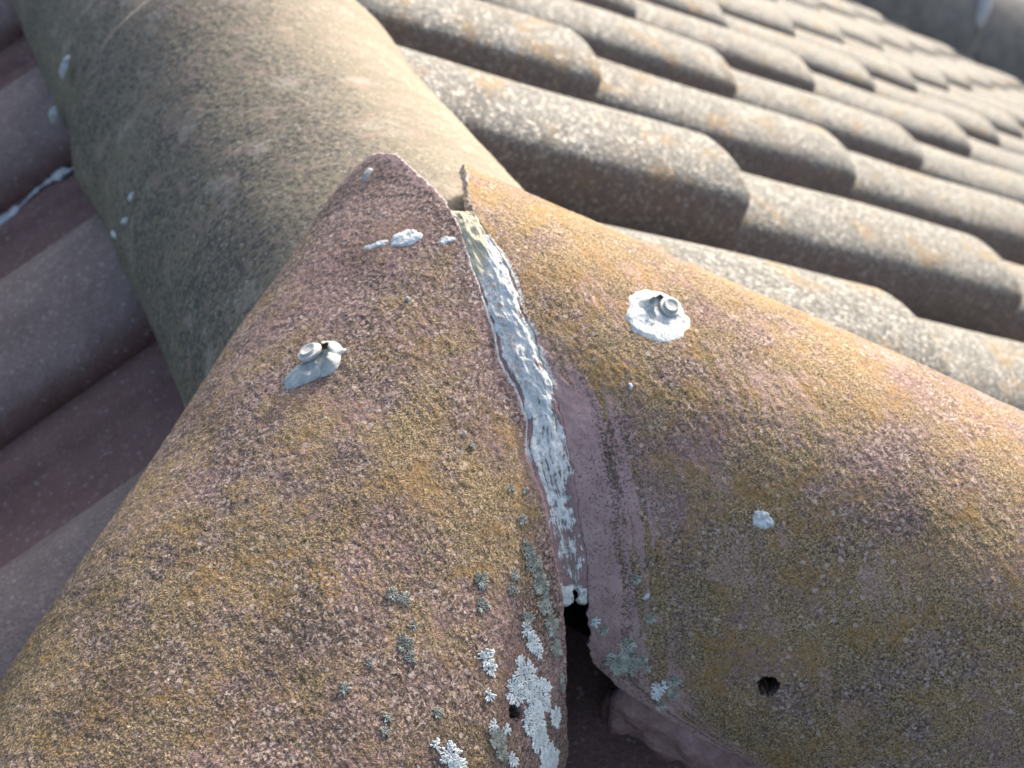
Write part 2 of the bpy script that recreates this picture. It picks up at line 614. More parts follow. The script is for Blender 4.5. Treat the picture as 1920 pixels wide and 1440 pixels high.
VERGE_Y = 3.47
roof_slope('R', "sunlit slope of grey lichened roll tiles, right of the ridge", M_SUNNY, range(-3, 11), range(0, 12),
           0.436, 0.600, -0.041, [(0.03, -0.1), (0.03, VERGE_Y), (5.2, VERGE_Y), (5.2, -4.3), (4.4, -4.0)])
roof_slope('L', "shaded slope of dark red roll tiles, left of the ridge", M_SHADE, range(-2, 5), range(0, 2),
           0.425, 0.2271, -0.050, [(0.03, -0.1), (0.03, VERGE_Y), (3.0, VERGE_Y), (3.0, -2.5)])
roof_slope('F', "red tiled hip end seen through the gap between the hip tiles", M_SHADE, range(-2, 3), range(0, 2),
           0.475, -0.195, -0.058, [(0.03, 0.02), (0.03, -0.02), (3.0, -2.7), (3.0, 2.7)])


# ------------------------------------------------------------------ half-round shells
def shell(name, cyl, phis, t0, ts_rel, t1, rad, holes, thick, mat, attrs, origin, tk=lambda p: 1.0 + 0 * p):
    """outer skin of a half-round tile on a fine grid, with rim faces of real thickness"""
    nP, nT = len(phis), len(ts_rel)
    PH = np.repeat(phis[:, None], nT, 1)
    T = t0[:, None] + (t1 - t0[:, None]) * ts_rel[None, :]
    arc = cyl.R * np.radians(PH)
    Rr = cyl.R + rad(T, PH, arc)
    P = cyl.pt(T.ravel(), PH.ravel(), Rr.ravel())
    idx = np.arange(nP * nT).reshape(nP, nT)
    q = np.stack([idx[:-1, :-1], idx[:-1, 1:], idx[1:, 1:], idx[1:, :-1]], -1).reshape(-1, 4)
    cT = 0.25 * (T[:-1, :-1] + T[:-1, 1:] + T[1:, 1:] + T[1:, :-1]).ravel()
    cA = 0.25 * (arc[:-1, :-1] + arc[:-1, 1:] + arc[1:, 1:] + arc[1:, :-1]).ravel()
    keep = np.ones(len(q), bool)
    for (ht, hp, hr, hs) in holes:
        ha = cyl.R * math.radians(hp)
        ang = np.arctan2((cA - ha) / hs, cT - ht)
        rr = hr * (1 + 0.04 * np.sin(3 * ang + ht * 90) + 0.04 * np.sin(7 * ang) + 0.03 * np.sin(13 * ang))
        keep &= (cT - ht) ** 2 + ((cA - ha) / hs) ** 2 > rr ** 2
    q = q[keep]
    # boundary edges -> rim walls in three steps
    e = np.concatenate([q[:, [0, 1]], q[:, [1, 2]], q[:, [2, 3]], q[:, [3, 0]]])
    key = np.sort(e, 1)
    _, inv, cnt = np.unique(key[:, 0] * (nP * nT) + key[:, 1], return_inverse=True, return_counts=True)
    be = e[cnt[inv] == 1]
    bv = np.unique(be)
    mp = -np.ones(nP * nT, int)
    mp[bv] = np.arange(len(bv))
    verts = [P]
    faces = [q]
    attr_src = [np.arange(nP * nT)]
    prev = bv
    prevmap = {}
    off = nP * nT
    cur_idx = bv.copy()
    tf, pf, rf = T.ravel()[bv], PH.ravel()[bv], Rr.ravel()[bv]
    steps = 5
    for s in range(1, steps + 1):
        dep = thick * s / steps
        w = 0.0007 * np.sin(bv * 0.9 + s * 2.1) + 0.0005 * np.sin(bv * 2.3 + s)
        ring = cyl.pt(tf + w * 0.8, pf + np.degrees(w / cyl.R), rf - dep * tk(pf))
        verts.append(ring)
        attr_src.append(bv)
        new_idx = off + np.arange(len(bv))
        a, b = mp[be[:, 0]], mp[be[:, 1]]
        faces.append(np.stack([cur_idx[b], cur_idx[a], new_idx[a], new_idx[b]], -1))
        cur_idx = new_idx
        off += len(bv)
    V = np.concatenate(verts)
    F = np.concatenate(faces)
    src = np.concatenate(attr_src)
    me = bpy.data.meshes.new(name)
    V0 = V - np.asarray(origin)
    me.vertices.add(len(V0))
    me.vertices.foreach_set("co", V0.astype(np.float32).ravel())
    me.loops.add(F.size)
    me.loops.foreach_set("vertex_index", F.astype(np.int32).ravel())
    me.polygons.add(len(F))
    me.polygons.foreach_set("loop_start", np.arange(0, F.size, 4, dtype=np.int32))
    me.update(calc_edges=True)
    me.polygons.foreach_set("use_smooth", np.ones(len(F), bool))
    for an, fn in attrs.items():
        vals = fn(T, PH, arc).ravel()[src]
        if an == "crust":
            vals = vals.copy()
            vals[nP * nT:] = np.maximum(vals[nP * nT:], 0.25)
        set_attr(me, an, vals)
    me.materials.append(mat)
    me.update()
    ob = bpy.data.objects.new(name, me)
    COL.objects.link(ob)
    ob.location = tuple(origin)
    return ob


def grain(T, A, seed):
    x, y = T / 0.0026, A / 0.0026
    g = 0.00032 * (vnoise(x, y, seed) - 0.5) + 0.00042 * (vnoise(x * 2.1, y * 2.1, seed + 1) - 0.5)
    g += 0.0009 * (fbm(T / 0.018, A / 0.018, 3, seed + 2) - 0.5) + 0.003 * (fbm(T / 0.09, A / 0.09, 2, seed + 6) - 0.5)
    return g


def skin(cyl, T, PHI):
    T, PHI = np.asarray(T, float), np.asarray(PHI, float)
    if cyl.seed is None:
        return 0.0 * T
    return grain(T, cyl.R * np.radians(PHI), cyl.seed)


LCUT = [(-0.0797, 33.5), (-0.075, 25.3), (-0.0661, 17.9), (-0.0568, 11.8), (-0.0506, 6.8), (-0.0419, 2.0), (-0.0351, -1.4), (-0.0285, -4.4), (-0.018, -8.4), (-0.0084, -12.3), (0.002, -16.4), (0.0117, -20.4), (0.0246, -25.0), (0.0305, -27.6), (0.0378, -33.1), (0.0468, -37.2), (0.0584, -39.3), (0.0646, -42.9), (0.0716, -47.7), (0.0829, -53.3), (0.0925, -58.0), (0.1012, -63.4), (0.1145, -69.4), (0.1307, -77.6), (0.139, -84.0), (0.145, -103.1)]
RCUT = [(-0.045, -30.1), (-0.0349, -12.5), (-0.0256, -2.1), (-0.0163, 2.8), (-0.0057, 7.6), (0.0023, 10.8), (0.0107, 15.2), (0.0185, 20.2), (0.0276, 23.7), (0.0348, 28.2), (0.044, 32.6), (0.0527, 37.0), (0.0614, 42.4), (0.0698, 47.8), (0.0784, 54.3), (0.0875, 60.7), (0.0945, 66.7), (0.1037, 76.7), (0.1124, 85.2), (0.1246, 88.4), (0.139, 90.2), (0.17, 93.0)]


def back_cut(cyl, sx, phis, over):
    """where the back of a hip tile runs into the ridge tile (plane halving their angle)"""
    hd = unit([cyl.D[0], cyl.D[1], 0])
    b = unit(hd + np.array([0, 1.0, 0]))
    nb = np.array([-b[1], b[0], 0.0])
    p = np.radians(phis)[:, None]
    rv = cyl.R * (np.cos(p) * cyl.U + np.sin(p) * cyl.S)
    return -(rv @ nb) / (cyl.D @ nb) - over


def cut_line(phis, cut, cyl, sx):
    c = np.array(cut)
    o = np.argsort(c[:, 1])
    t = np.interp(phis, c[o, 1], c[o, 0])
    bc = back_cut(cyl, sx, phis, 0.03)
    if sx < 0:
        w = sstep(33.5, 60, phis)
    else:
        w = sstep(-30, -55, phis)
    t = t * (1 - w) + bc * w
    arc = cyl.R * np.radians(phis)
    if sx > 0:
        t = t + 0.006 * (fbm(arc / 0.004, arc * 0 + 1.7, 3, 48) - 0.5) * sstep(66, 80, phis)
    t = t + 0.0022 * (fbm(arc / 0.006, arc * 0 + 3.3, 3, 40) - 0.5) * 2 * 0.6 + 0.0010 * (vnoise(arc / 0.0017, arc * 0, 44) - 0.5)
    return t


TREL = np.concatenate([np.linspace(0, 0.80, 470), np.linspace(0.80, 1.0, 24)[1:]])

# left hip tile
ph = np.linspace(-103, 96, 520)
t0L = cut_line(ph, LCUT, HL, -1)


def distL(T, PH):
    return T - np.interp(PH, ph, t0L)


def dot_mask(cyl, T, A, t, p, r0, r1):
    d = np.hypot(T - t, A - cyl.R * math.radians(p))
    return 1 - sstep(r0, r1, d)


L_attrs = {
    "moss": lambda T, PH, A: np.clip(0.60 + 0.9 * (fbm(T / 0.045, A / 0.045, 3, 60) - 0.5) - 0.5 * (1 - sstep(0.0, 0.018, distL(T, PH)))
                                     - 0.40 * (1 - sstep(-70, -45, PH)) - 0.30 * sstep(0.06, 0.0, T) * sstep(-25, 5, PH)
                                     + 0.25 * dot_mask(HL, T, A, 0.085, -18, 0.0, 0.03), 0, 1),
    "bare": lambda T, PH, A: np.clip(0.62 * (1 - sstep(0.0, 0.003 + 0.016 * fbm(A / 0.02, A * 0, 2, 66) ** 2, distL(T, PH))) * sstep(-70, -60, PH)
                                     + 0.42 * (1 - sstep(-68, -52, PH)) * (0.5 + fbm(T / 0.012, A / 0.012, 3, 68) * 0.6)
                                     + 0.30 * sstep(0.01, -0.05, T) * sstep(0, 20, PH) * sstep(50, 30, PH), 0, 1),
    "dark": lambda T, PH, A: np.clip(0.30 + 0.9 * (fbm(T / 0.03, A / 0.03, 3, 70) - 0.5) + 0.2 * sstep(0.12, 0.2, T), 0, 1),
    "crust": lambda T, PH, A: 0.60 * (1 - sstep(0.0002, 0.0020, distL(T, PH))) * sstep(-45, -10, PH) * sstep(45, 30, PH)
                              + 0.42 * dot_mask(HL, T, A, -0.022, -4.5, 0.001, 0.005)
                              + 0.75 * (1 - sstep(0.0003, 0.0042, distL(T, PH))) * sstep(-45, -38, PH) * sstep(-4, -9, PH) * sstep(0.42, 0.62, fbm(A / 0.012, T * 0, 3, 75)),
}
L_HOLE = (0.1561, -63.7, 0.0036, 1.35)
hipL = shell("hip_tile", HL, ph, t0L, TREL, 0.40, lambda T, PH, A: grain(T, A, 80), [L_HOLE], 0.013, M_HIP, L_attrs, HL.pt(0.18, 0, 0.0))
tag(hipL, "left ochre-crusted hip tile, sawn to a point over the ridge tile", "hip tile", "sawn hip tiles meeting in a mitre")

# right hip tile
phr = np.linspace(-96, 93, 500)
t0R = cut_line(phr, RCUT, HR, 1)


def distR(T, PH):
    return T - np.interp(PH, phr, t0R)


R_attrs = {
    "moss": lambda T, PH, A: np.clip(0.70 + 0.8 * (fbm(T / 0.05, A / 0.05, 3, 90) - 0.5) - 0.15 * sstep(0.2, 0.3, T) + 0.18 * sstep(45, 70, PH) - 0.2 * sstep(0.06, 0.02, T) * sstep(30, 10, PH) * 0, 0, 1),
    "bare": lambda T, PH, A: np.clip(1.05 * 0.86 * (1 - sstep(0.006, 0.072 + 0.03 * (fbm(A / 0.03, A * 0, 2, 92) - 0.5), distR(T, PH))) * sstep(14, 40, PH)
                                     - 0.40 * sstep(0.52, 0.66, fbm(distR(T, PH) / 0.0035, A / 0.045, 3, 95)) * sstep(0.006, 0.014, distR(T, PH))
                                     + 0.36 * sstep(0.56, 0.68, fbm(T / 0.03, A / 0.018, 3, 94)), 0, 1),
    "dark": lambda T, PH, A: np.clip(0.22 + 0.8 * (fbm(T / 0.03, A / 0.03, 3, 96) - 0.5)
                                     + 0.55 * (1 - sstep(0.0, 0.005, np.abs(distR(T, PH) - 0.017 - 0.004 * fbm(A / 0.02, A * 0, 2, 97)))) * sstep(22, 34, PH) * (0.4 + 0.9 * fbm(distR(T, PH) / 0.0015, A / 0.03, 2, 98)), 0, 1),
    "crust": lambda T, PH, A: 0.55 * (1 - sstep(0.0002, 0.0022, distR(T, PH))) * sstep(25, -5, PH)
                              + 0.85 * (1 - sstep(0.0005, 0.0060, distR(T, PH))) * sstep(4, 8, PH) * sstep(46, 30, PH) * sstep(0.36, 0.60, fbm(A / 0.014, T * 0, 3, 99)),
}
R_HOLE = (0.184, 72.4, 0.0047, 1.15)
hipR = shell("hip_tile", HR, phr, t0R, TREL, 0.42, lambda T, PH, A: grain(T, A, 110), [R_HOLE], 0.013, M_HIP, R_attrs, HR.pt(0.18, 0, 0.0), lambda p: 0.42 + 0.58 * sstep(0, 40, p))
tag(hipR, "right hip tile with golden crust and bare mauve strip along its cut", "hip tile", "sawn hip tiles meeting in a mitre")

# ridge tiles
phg = np.linspace(-92, 92, 300)
for i, (ta, tb, lab) in enumerate(((-0.035, 0.396, "grey-green ridge tile running under the two hip tiles"),
                                   (0.385, 0.83, "blurred second ridge tile behind the first ridge joint"))):
    a0 = np.full(len(phg), ta)
    n = 330 if i == 0 else 200
    skew = 0.0
    flare = (lambda T, PH, A: 0.0065 * sstep(0.30, 0.396, T) + grain(T, A, 130)) if i == 0 else (lambda T, PH, A: 0.0075 * sstep(0.75, 0.83, T) - 0.002 + grain(T, A, 150))
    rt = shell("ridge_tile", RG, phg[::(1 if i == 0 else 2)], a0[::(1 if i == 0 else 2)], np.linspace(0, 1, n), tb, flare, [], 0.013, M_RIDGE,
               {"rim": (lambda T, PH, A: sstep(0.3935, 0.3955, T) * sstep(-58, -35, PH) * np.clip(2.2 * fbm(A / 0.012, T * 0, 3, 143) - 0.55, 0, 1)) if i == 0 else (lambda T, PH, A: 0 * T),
                "algae_shade": lambda T, PH, A: 1.15 * sstep(45, -30, PH),  # painted shade, growing from the sunny flank to the far one
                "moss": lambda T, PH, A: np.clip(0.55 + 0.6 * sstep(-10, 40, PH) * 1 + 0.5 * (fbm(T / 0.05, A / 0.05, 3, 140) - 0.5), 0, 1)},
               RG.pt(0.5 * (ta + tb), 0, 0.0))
    tag(rt, lab, "ridge tile", "ridge tiles")


# ------------------------------------------------------------------ verge tiles at the far end of the slope
def half_round_tile(name, A, D, R, length, mat, label, group, cat):
    c = Cyl(A, D, R)
    pv = np.linspace(-95, 95, 40)
    o = shell(name, c, pv, np.zeros(40), np.linspace(0, 1, 24), length, lambda T, PH, Ar: 0.008 * sstep(length * 0.8, length, T) + grain(T, Ar, 170), [], 0.014, mat,
              {"moss": lambda T, PH, Ar: 0.2 + 0 * T, "algae_shade": lambda T, PH, Ar: 1.0 + 0 * T, "rim": lambda T, PH, Ar: 0 * T}, c.pt(length / 2, 0, 0.0))
    tag(o, label, cat, group)
    return o


dnR, nR, acR = slope_frame('R')
VL = ("far verge tile nearest the top edge, dark and blurred", "far verge tile left of the pale mortar joint", "far verge tile right of the pale mortar joint", "far verge tile at the right border, dark and blurred")
for i in range(4):
    a = dnR * (2.55 + i * 0.62) + np.array([0, VERGE_Y + 0.15, 0]) + nR * 0.05
    half_round_tile("verge_tile", a, dnR, 0.30, 0.65, M_VERGE, VL[i], "verge tiles closing the far end of the slope", "verge tile")


# ------------------------------------------------------------------ small builders on the half-round surfaces
def surf(cyl, t, p, dt, da, h):
    """point at offset (dt along, da around) metres from (t, p), h above the skin"""
    T, PHI = np.asarray(t + dt, float), np.asarray(p + np.degrees(da / cyl.R), float)
    g = skin(cyl, T, PHI)
    return cyl.pt(T, PHI, cyl.R + g + h)


def blob(name, cyl, t, p, rt, ra, rot, hgt, mat, seed, parent=None, rough=0.25, lip=0.0, wob=0.18, n=40, rings=12, sink=0.0006):
    """an uneven pat of sealant lying on a tile: outline wobbles, height is lumpy, edge dives into the tile"""
    r = np.random.default_rng(seed)
    ang = np.linspace(0, 2 * math.pi, n, endpoint=False)
    ph3 = r.random(6) * 6.3
    out = 1 + wob * (0.5 * np.sin(2 * ang + ph3[0]) + 0.35 * np.sin(3 * ang + ph3[1]) + 0.3 * np.sin(5 * ang + ph3[2]) + 0.25 * np.sin(9 * ang + ph3[3]) + 0.2 * np.sin(15 * ang + ph3[4]))
    V, F = [], []
    for k in range(rings + 1):
        f = k / rings
        x = rt * f * out * np.cos(ang)
        y = ra * f * out * np.sin(ang)
        dt = x * math.cos(rot) - y * math.sin(rot)
        da = x * math.sin(rot) + y * math.cos(rot)
        lump = fbm(dt / 0.0035 + seed * 3.1, da / 0.0035 + seed, 3, 200 + seed % 7) - 0.5
        h = hgt * ((1 - f ** 4) * (1 + rough * 2.2 * lump) + lip * np.exp(-((f - 0.82) / 0.12) ** 2)) - sink * f ** 6
        V.append(surf(cyl, t, p, dt, da, h))
    V = np.concatenate(V)
    for k in range(rings):
        for i in range(n):
            a, b = k * n + i, k * n + (i + 1) % n
            F.append((a, b, b + n, a + n) if k else (a, b + n, a + n))
    F = [f for f in F if len(set(f)) == len(f)]
    return link_mesh(name, V, F, mat, parent, origin=cyl.pt(t, p) if parent is None else cyl.pt(t, p))


def lathe(center, axis, prof, n=24, xdir=None, lobes=0):
    axis = unit(axis)
    x = unit(np.cross(axis, [0.3, 0.5, 0.81])) if xdir is None else unit(np.asarray(xdir) - axis * np.dot(xdir, axis))
    y = np.cross(axis, x)
    V, F = [], []
    for r, z in prof:
        for i in range(n):
            a = 2 * math.pi * i / n
            V.append(center + axis * z + r * (math.cos(a) * x + math.sin(a) * y))
    for k in range(len(prof) - 1):
        for i in range(n):
            a, b = k * n + i, k * n + (i + 1) % n
            F.append((a, b, b + n, a + n))
    F.append(tuple(range((len(prof) - 1) * n, len(prof) * n)))
    return np.array(V), F


def lichen(cyl, circles, mat, label, group, seed, dens=1.0, size=0.8):
    """foliose lichen: small forked lobes radiating from the middle of each rosette, over a thin thallus"""
    r = np.random.default_rng(seed)
    TT, PP, XX, YY, HH, heart, F = [], [], [], [], [], [], []
    for (t, p, rt, ra) in circles:
        ph = r.random(5) * 6.3
        rad = max(rt, ra)

        def edge(a):
            return 0.86 + 0.13 * math.sin(3 * a + ph[0]) + 0.11 * math.sin(5 * a + ph[1]) + 0.09 * math.sin(9 * a + ph[2]) + 0.05 * math.sin(17 * a + ph[3])
        # thin thallus under the lobes
        nb, b = 44, len(TT)
        for k, f in enumerate((0.0, 0.5, 0.90)):
            for i in range(nb):
                a = 2 * math.pi * i / nb
                e = edge(a) * f
                TT.append(t); PP.append(p); XX.append(rt * e * math.cos(a)); YY.append(ra * e * math.sin(a))
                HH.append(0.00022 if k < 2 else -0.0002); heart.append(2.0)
        for k in range(2):
            for i in range(nb):
                c, d = b + k * nb + i, b + k * nb + (i + 1) % nb
                F.append((c, d, d + nb, c + nb))
        nring = max(3, int(rad / (0.00112 * size)))
        for k in range(nring):
            fr = (k + 0.7) / nring
            cnt = max(5, int(2 * math.pi * fr * rad / (0.00128 * size) * dens))
            for i in range(cnt):
                a = 2 * math.pi * (i + r.random() * 0.9) / cnt
                if fr > edge(a) * r.uniform(0.95, 1.08) or r.random() < 0.04:
                    continue
                cx, cy = rt * fr * math.cos(a), ra * fr * math.sin(a)
                dirn = math.atan2(cy, cx) + r.normal(0, 0.35 if fr > 0.45 else 0.9)
                ln = size * r.uniform(0.0017, 0.0029)
                wd = size * r.uniform(0.00034, 0.00052)
                ht = r.uniform(0.00035, 0.00075)
                ux, uy = math.cos(dirn), math.sin(dirn)
                b = len(TT)
                tip = r.uniform(-0.5, 0.5)
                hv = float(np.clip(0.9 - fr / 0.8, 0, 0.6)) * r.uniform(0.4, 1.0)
                for (f, w, h) in ((-0.5, 0.5, 0.15), (0.0, 0.9, 0.8), (0.38, 1.3, 1.0), (0.52, 0.7, 0.5)):
                    bend = tip * f * f * ln
                    for sd, hh in ((-1, 0.2), (0, 1.0), (1, 0.35)):
                        TT.append(t); PP.append(p)
                        XX.append(cx + ux * f * ln - uy * (sd * w * wd + bend))
                        YY.append(cy + uy * f * ln + ux * (sd * w * wd + bend))
                        HH.append(0.00026 + ht * h * hh)
                        heart.append(hv)
                for q in range(3):
                    for sd in range(2):
                        c = b + q * 3 + sd
                        F.append((c, c + 1, c + 4, c + 3))
    V = surf(cyl, np.array(TT), np.array(PP), np.array(XX), np.array(YY), np.array(HH))
    o = link_mesh("lichen", V, F, mat, origin=cyl.pt(circles[0][0], circles[0][1]))
    set_attr(o.data, "heart", heart)
    tag(o, label, "lichen", group)
    return o


# ------------------------------------------------------------------ joint sealant between the two hip tiles
SL = [(-0.043, 3.6), (-0.0327, -3.1), (-0.0235, -6.8), (-0.0114, -11.9), (0.001, -15.8), (0.0123, -19.9), (0.0232, -23.7), (0.0332, -27.8), (0.0413, -32.8), (0.0494, -37.4), (0.061, -39.5), (0.0692, -43.6), (0.0761, -48.4), (0.0843, -52.3), (0.093, -55.7), (0.0968, -58.8), (0.1004, -62.0), (0.1043, -64.1)]
SR = [(-0.026, -3.5), (-0.0155, 1.4), (-0.0044, 5.1), (0.005, 11.7), (0.0161, 17.0), (0.0264, 21.9), (0.0331, 27.3), (0.0403, 32.2), (0.0494, 36.5), (0.0574, 40.9), (0.0646, 45.3), (0.0714, 49.8), (0.0778, 54.4), (0.0846, 58.9), (0.0908, 63.7), (0.0943, 66.7), (0.0968, 70.1), (0.0975, 73.3)]


def joint():
    NV, NU = 230, 46
    vv = np.linspace(0, 1, NV)
    k = np.linspace(0, 1, len(SL))
    sl, sr = np.array(SL), np.array(SR)
    lt, lp = np.interp(vv, k, sl[:, 0]), np.interp(vv, k, sl[:, 1])
    rt, rp = np.interp(vv, k, sr[:, 0]), np.interp(vv, k, sr[:, 1])
    jr = 0.0016 * (fbm(vv * 60, vv * 0, 3, 301) - 0.5)
    PL = None
    lt = np.interp(lp, ph, t0L) - 0.0002
    rt = np.interp(rp, phr, t0R) - 0.0002
    PL = HL.pt(lt, lp, HL.R - 0.0005 + skin(HL, lt, lp))
    PR = HR.pt(rt, rp, HR.R - 0.0001 + skin(HR, rt, rp))
    uu = np.linspace(0, 1, NU)
    P = PL[:, None, :] * (1 - uu)[None, :, None] + PR[:, None, :] * uu[None, :, None]
    U, Vv = np.meshgrid(uu, vv)
    down = (0.0022 * sstep(0.03, 0.10, Vv) * sstep(0.75, 0.5, Vv) - 0.0006) * np.sin(np.pi * U) ** 0.7 + (0.0036 * (fbm(U * 6, Vv * 40, 4, 305, 0.6) - 0.5) * (1 - 0.55 * sstep(0.45, 0.65, Vv)) + 0.0022 * (fbm(U * 3, Vv * 6, 2, 311) - 0.5)) * np.sin(np.pi * np.clip(U, 0.02, 0.98)) ** 0.35
    down -= 0.002 * sstep(0.94, 1.0, Vv) + 0.012 * sstep(0.045, 0.0, Vv)
    n = unit([0, -0.6, 0.8])
    P = P + down[..., None] * n
    # foot of the bead: ragged, with a rounded bite out of it
    cols = np.ones((NV - 1, NU - 1), bool)
    for i in range(NV - 1):
        for j in range(NU - 1):
            u, v = uu[j], vv[i]
            end = 0.99 + 0.01 * math.sin(u * 9) if u < 0.5 else 0.975
            bite = math.hypot((u - 0.60) * 1.0, (v - 0.945) * 9) < 0.15 or (0.48 < u and v > 0.945 and u - 0.48 < 0.9 * (v - 0.945) * 9)
            if v > end or bite:
                cols[i, j] = False
    idx = np.arange(NV * NU).reshape(NV, NU)
    q = np.stack([idx[:-1, :-1], idx[:-1, 1:], idx[1:, 1:], idx[1:, :-1]], -1)[cols].reshape(-1, 4)
    Pf = P.reshape(-1, 3)
    # thickness skirt
    e = np.concatenate([q[:, [0, 1]], q[:, [1, 2]], q[:, [2, 3]], q[:, [3, 0]]])
    ks = np.sort(e, 1)
    _, inv, cnt = np.unique(ks[:, 0] * 100000 + ks[:, 1], return_inverse=True, return_counts=True)
    be = e[cnt[inv] == 1]
    bv = np.unique(be)
    mp = np.full(len(Pf), -1)
    mp[bv] = np.arange(len(bv)) + len(Pf)
    low = Pf[bv] - n * 0.004
    F = np.concatenate([q, np.stack([be[:, 1], be[:, 0], mp[be[:, 0]], mp[be[:, 1]]], -1)])
    o = link_mesh("joint_sealant", np.concatenate([Pf, low]), F, M_JOINT, origin=Pf[NU * 120])
    set_attr(o.data, "su", np.concatenate([U.ravel(), U.ravel()[bv]]))
    set_attr(o.data, "sv", np.concatenate([Vv.ravel(), Vv.ravel()[bv]]))
    tag(o, "long strip of cracked white sealant filling the mitre between the hip tiles", "sealant")


joint()

# ------------------------------------------------------------------ painted mortar bed under the right hip tile
def bed():
    NT_, NC = 90, 26
    V, F = [], []
    ts = np.concatenate([[0.1285, 0.1290, 0.131], np.linspace(0.134, 0.36, NT_ - 3)])
    for i, t in enumerate(ts):
        f = [0.05, 0.6, 0.92][i] if i < 3 else 1.0
        c = HR.pt(t, 103.0, 0.104)
        _, D, a, nn = HR.frame(t, 103.0)
        for j in range(NC):
            ang = 2 * math.pi * j / NC
            w = 1 + 0.7 * (float(fbm(np.array(t / 0.009), np.array(math.cos(ang) * 2 + math.sin(ang) * 3 + 5), 3, 320)) - 0.5)
            V.append(c + f * w * (0.013 * math.cos(ang) * nn + 0.026 * math.sin(ang) * a) + D * 0.002 * math.sin(ang * 3))
    for i in range(len(ts) - 1):
        for j in range(NC):
            a0, b0 = i * NC + j, i * NC + (j + 1) % NC
            F.append((a0, b0, b0 + NC, a0 + NC))
    F.append(tuple(range(NC))[::-1])
    o = link_mesh("mortar_bed", V, F, M_PAINTED, origin=HR.pt(0.14, 103, 0.104))
    tag(o, "red painted mortar showing beneath the rim of the right hip tile", "mortar")


bed()

# ------------------------------------------------------------------ screws
def screw(cyl, t, p, tilt, label, big):
    P, D, a, nn = cyl.frame(t, p)
    root = empty("roof_screw", P)
    ax = unit(nn + tilt[0] * D + tilt[1] * a)
    k = 0.0057 if not big else 0.0052
    z0 = 0.0030 if not big else 0.0008
    prof = [(0.0026, -0.012), (0.0026, z0), (0.0026, z0), (k * 0.92, z0), (k, z0 + 0.0006), (k, z0 + 0.0016), (k * 0.95, z0 + 0.0020), (k * 0.95, z0 + 0.0020), (k * 0.72, z0 + 0.0022),
            (k * 0.72, z0 + 0.0022), (k * 0.70, z0 + 0.0030), (k * 0.64, z0 + 0.0033), (k * 0.60, z0 + 0.0033), (k * 0.42, z0 + 0.0031), (k * 0.36, z0 + 0.0029), (k * 0.1, z0 + 0.0030)]
    V, F = lathe(P, ax, prof)
    link_mesh("screw_head", V, F, M_STEEL, root, origin=P)
    tag(root, label, "screw", "screws through the hip tiles")
    return root


def torn_flap(cyl, t, p, parent, seed, ang0, ang1, rin, rout, hgt, base_h=0.0004):
    """a curled rim of cured sealant torn up around a screw head"""
    r = np.random.default_rng(seed)
    n, mrows = 30, 7
    V, F = [], []
    for i in range(n):
        s = i / (n - 1)
        a = ang0 + (ang1 - ang0) * s
        env = math.sin(math.pi * s) ** 0.6
        for j in range(mrows):
            f = j / (mrows - 1)
            rr = rout + (rin - rout) * f + 0.0005 * math.sin(a * 5 + seed)
            h = base_h + hgt * env * f ** 1.3 * (1 + 0.22 * math.sin(a * 6.3 + seed) + 0.1 * math.sin(a * 17))
            V.append(surf(cyl, t, p, np.array(rr * math.cos(a)), np.array(rr * math.sin(a)), h))
    for i in range(n - 1):
        for j in range(mrows - 1):
            b = i * mrows + j
            F.append((b, b + 1, b + mrows + 1, b + mrows))
    # back face for thickness
    nb = len(V)
    V = np.array(V)
    c = surf(cyl, t, p, np.array(0.0), np.array(0.0), 0.0)
    V2 = V + (V - c) * 0.06 - np.array(cyl.frame(t, p)[3]) * 0.0003
    F2 = [tuple(x + nb for x in f[::-1]) for f in F]
    link_mesh("torn_sealant", np.concatenate([V, V2]), F + F2, M_SEALG, parent, origin=cyl.pt(t, p))


sc1 = screw(HL, 0.0592, 10.4, (-0.10, 0.22), "tilted grey screw in the left hip tile, casting a slanting shadow", False)
blob("sealant_pat", HL, 0.0640, 9.3, 0.0170, 0.0066, math.atan2(HL.R * math.radians(13.1 - 5.5), 0.0765 - 0.0523), 0.0020, M_SEALG, 5, sc1, rough=0.8, wob=0.10, n=56, rings=16)
torn_flap(HL, 0.0600, 9.6, sc1, 2, math.radians(165), math.radians(320), 0.0076, 0.0112, 0.0050)
sc2 = screw(HR, 0.0788, 3.2, (0.10, 0.25), "screw head in an oval pat of white sealant on the right hip tile", True)
blob("sealant_pat", HR, 0.0752, 6.4, 0.0168, 0.0170, 0.15, 0.0007, M_SEAL, 9, sc2, rough=1.3, lip=0.5, wob=0.09, n=72, rings=24)
torn_flap(HR, 0.0762, 4.6, sc2, 6, math.radians(95), math.radians(290), 0.0062, 0.0105, 0.0034, 0.0006)

# ------------------------------------------------------------------ stray pats and specks of sealant
b1 = blob("sealant_pat", HL, -0.0158, 6.0, 0.0088, 0.0056, 1.13, 0.0009, M_SEAL, 21, rough=0.6, wob=0.10, n=56, rings=16)
tag(b1, "teardrop of white sealant near the point of the left hip tile", "sealant")
b2 = blob("sealant_pat", HL, -0.0100, 12.2, 0.0066, 0.0028, 1.13, 0.0003, M_SEAL, 22, rough=2.2, wob=0.4, n=48, rings=12)
tag(b2, "thin broken white smear left of the teardrop of sealant", "sealant")
b3 = blob("sealant_pat", HL, -0.0200, -3.2, 0.0056, 0.0022, 1.0, 0.0003, M_SEAL, 23, rough=2.2, wob=0.4, n=48, rings=12)
tag(b3, "small white smear beside the top of the mitre joint", "sealant")
b4 = blob("sealant_pat", HR, 0.1518, 41.2, 0.0046, 0.0046, 0.3, 0.0011, M_SEAL, 24, rough=1.5, wob=0.22)
tag(b4, "round swirled dab of white sealant amid the right hip tile", "sealant")
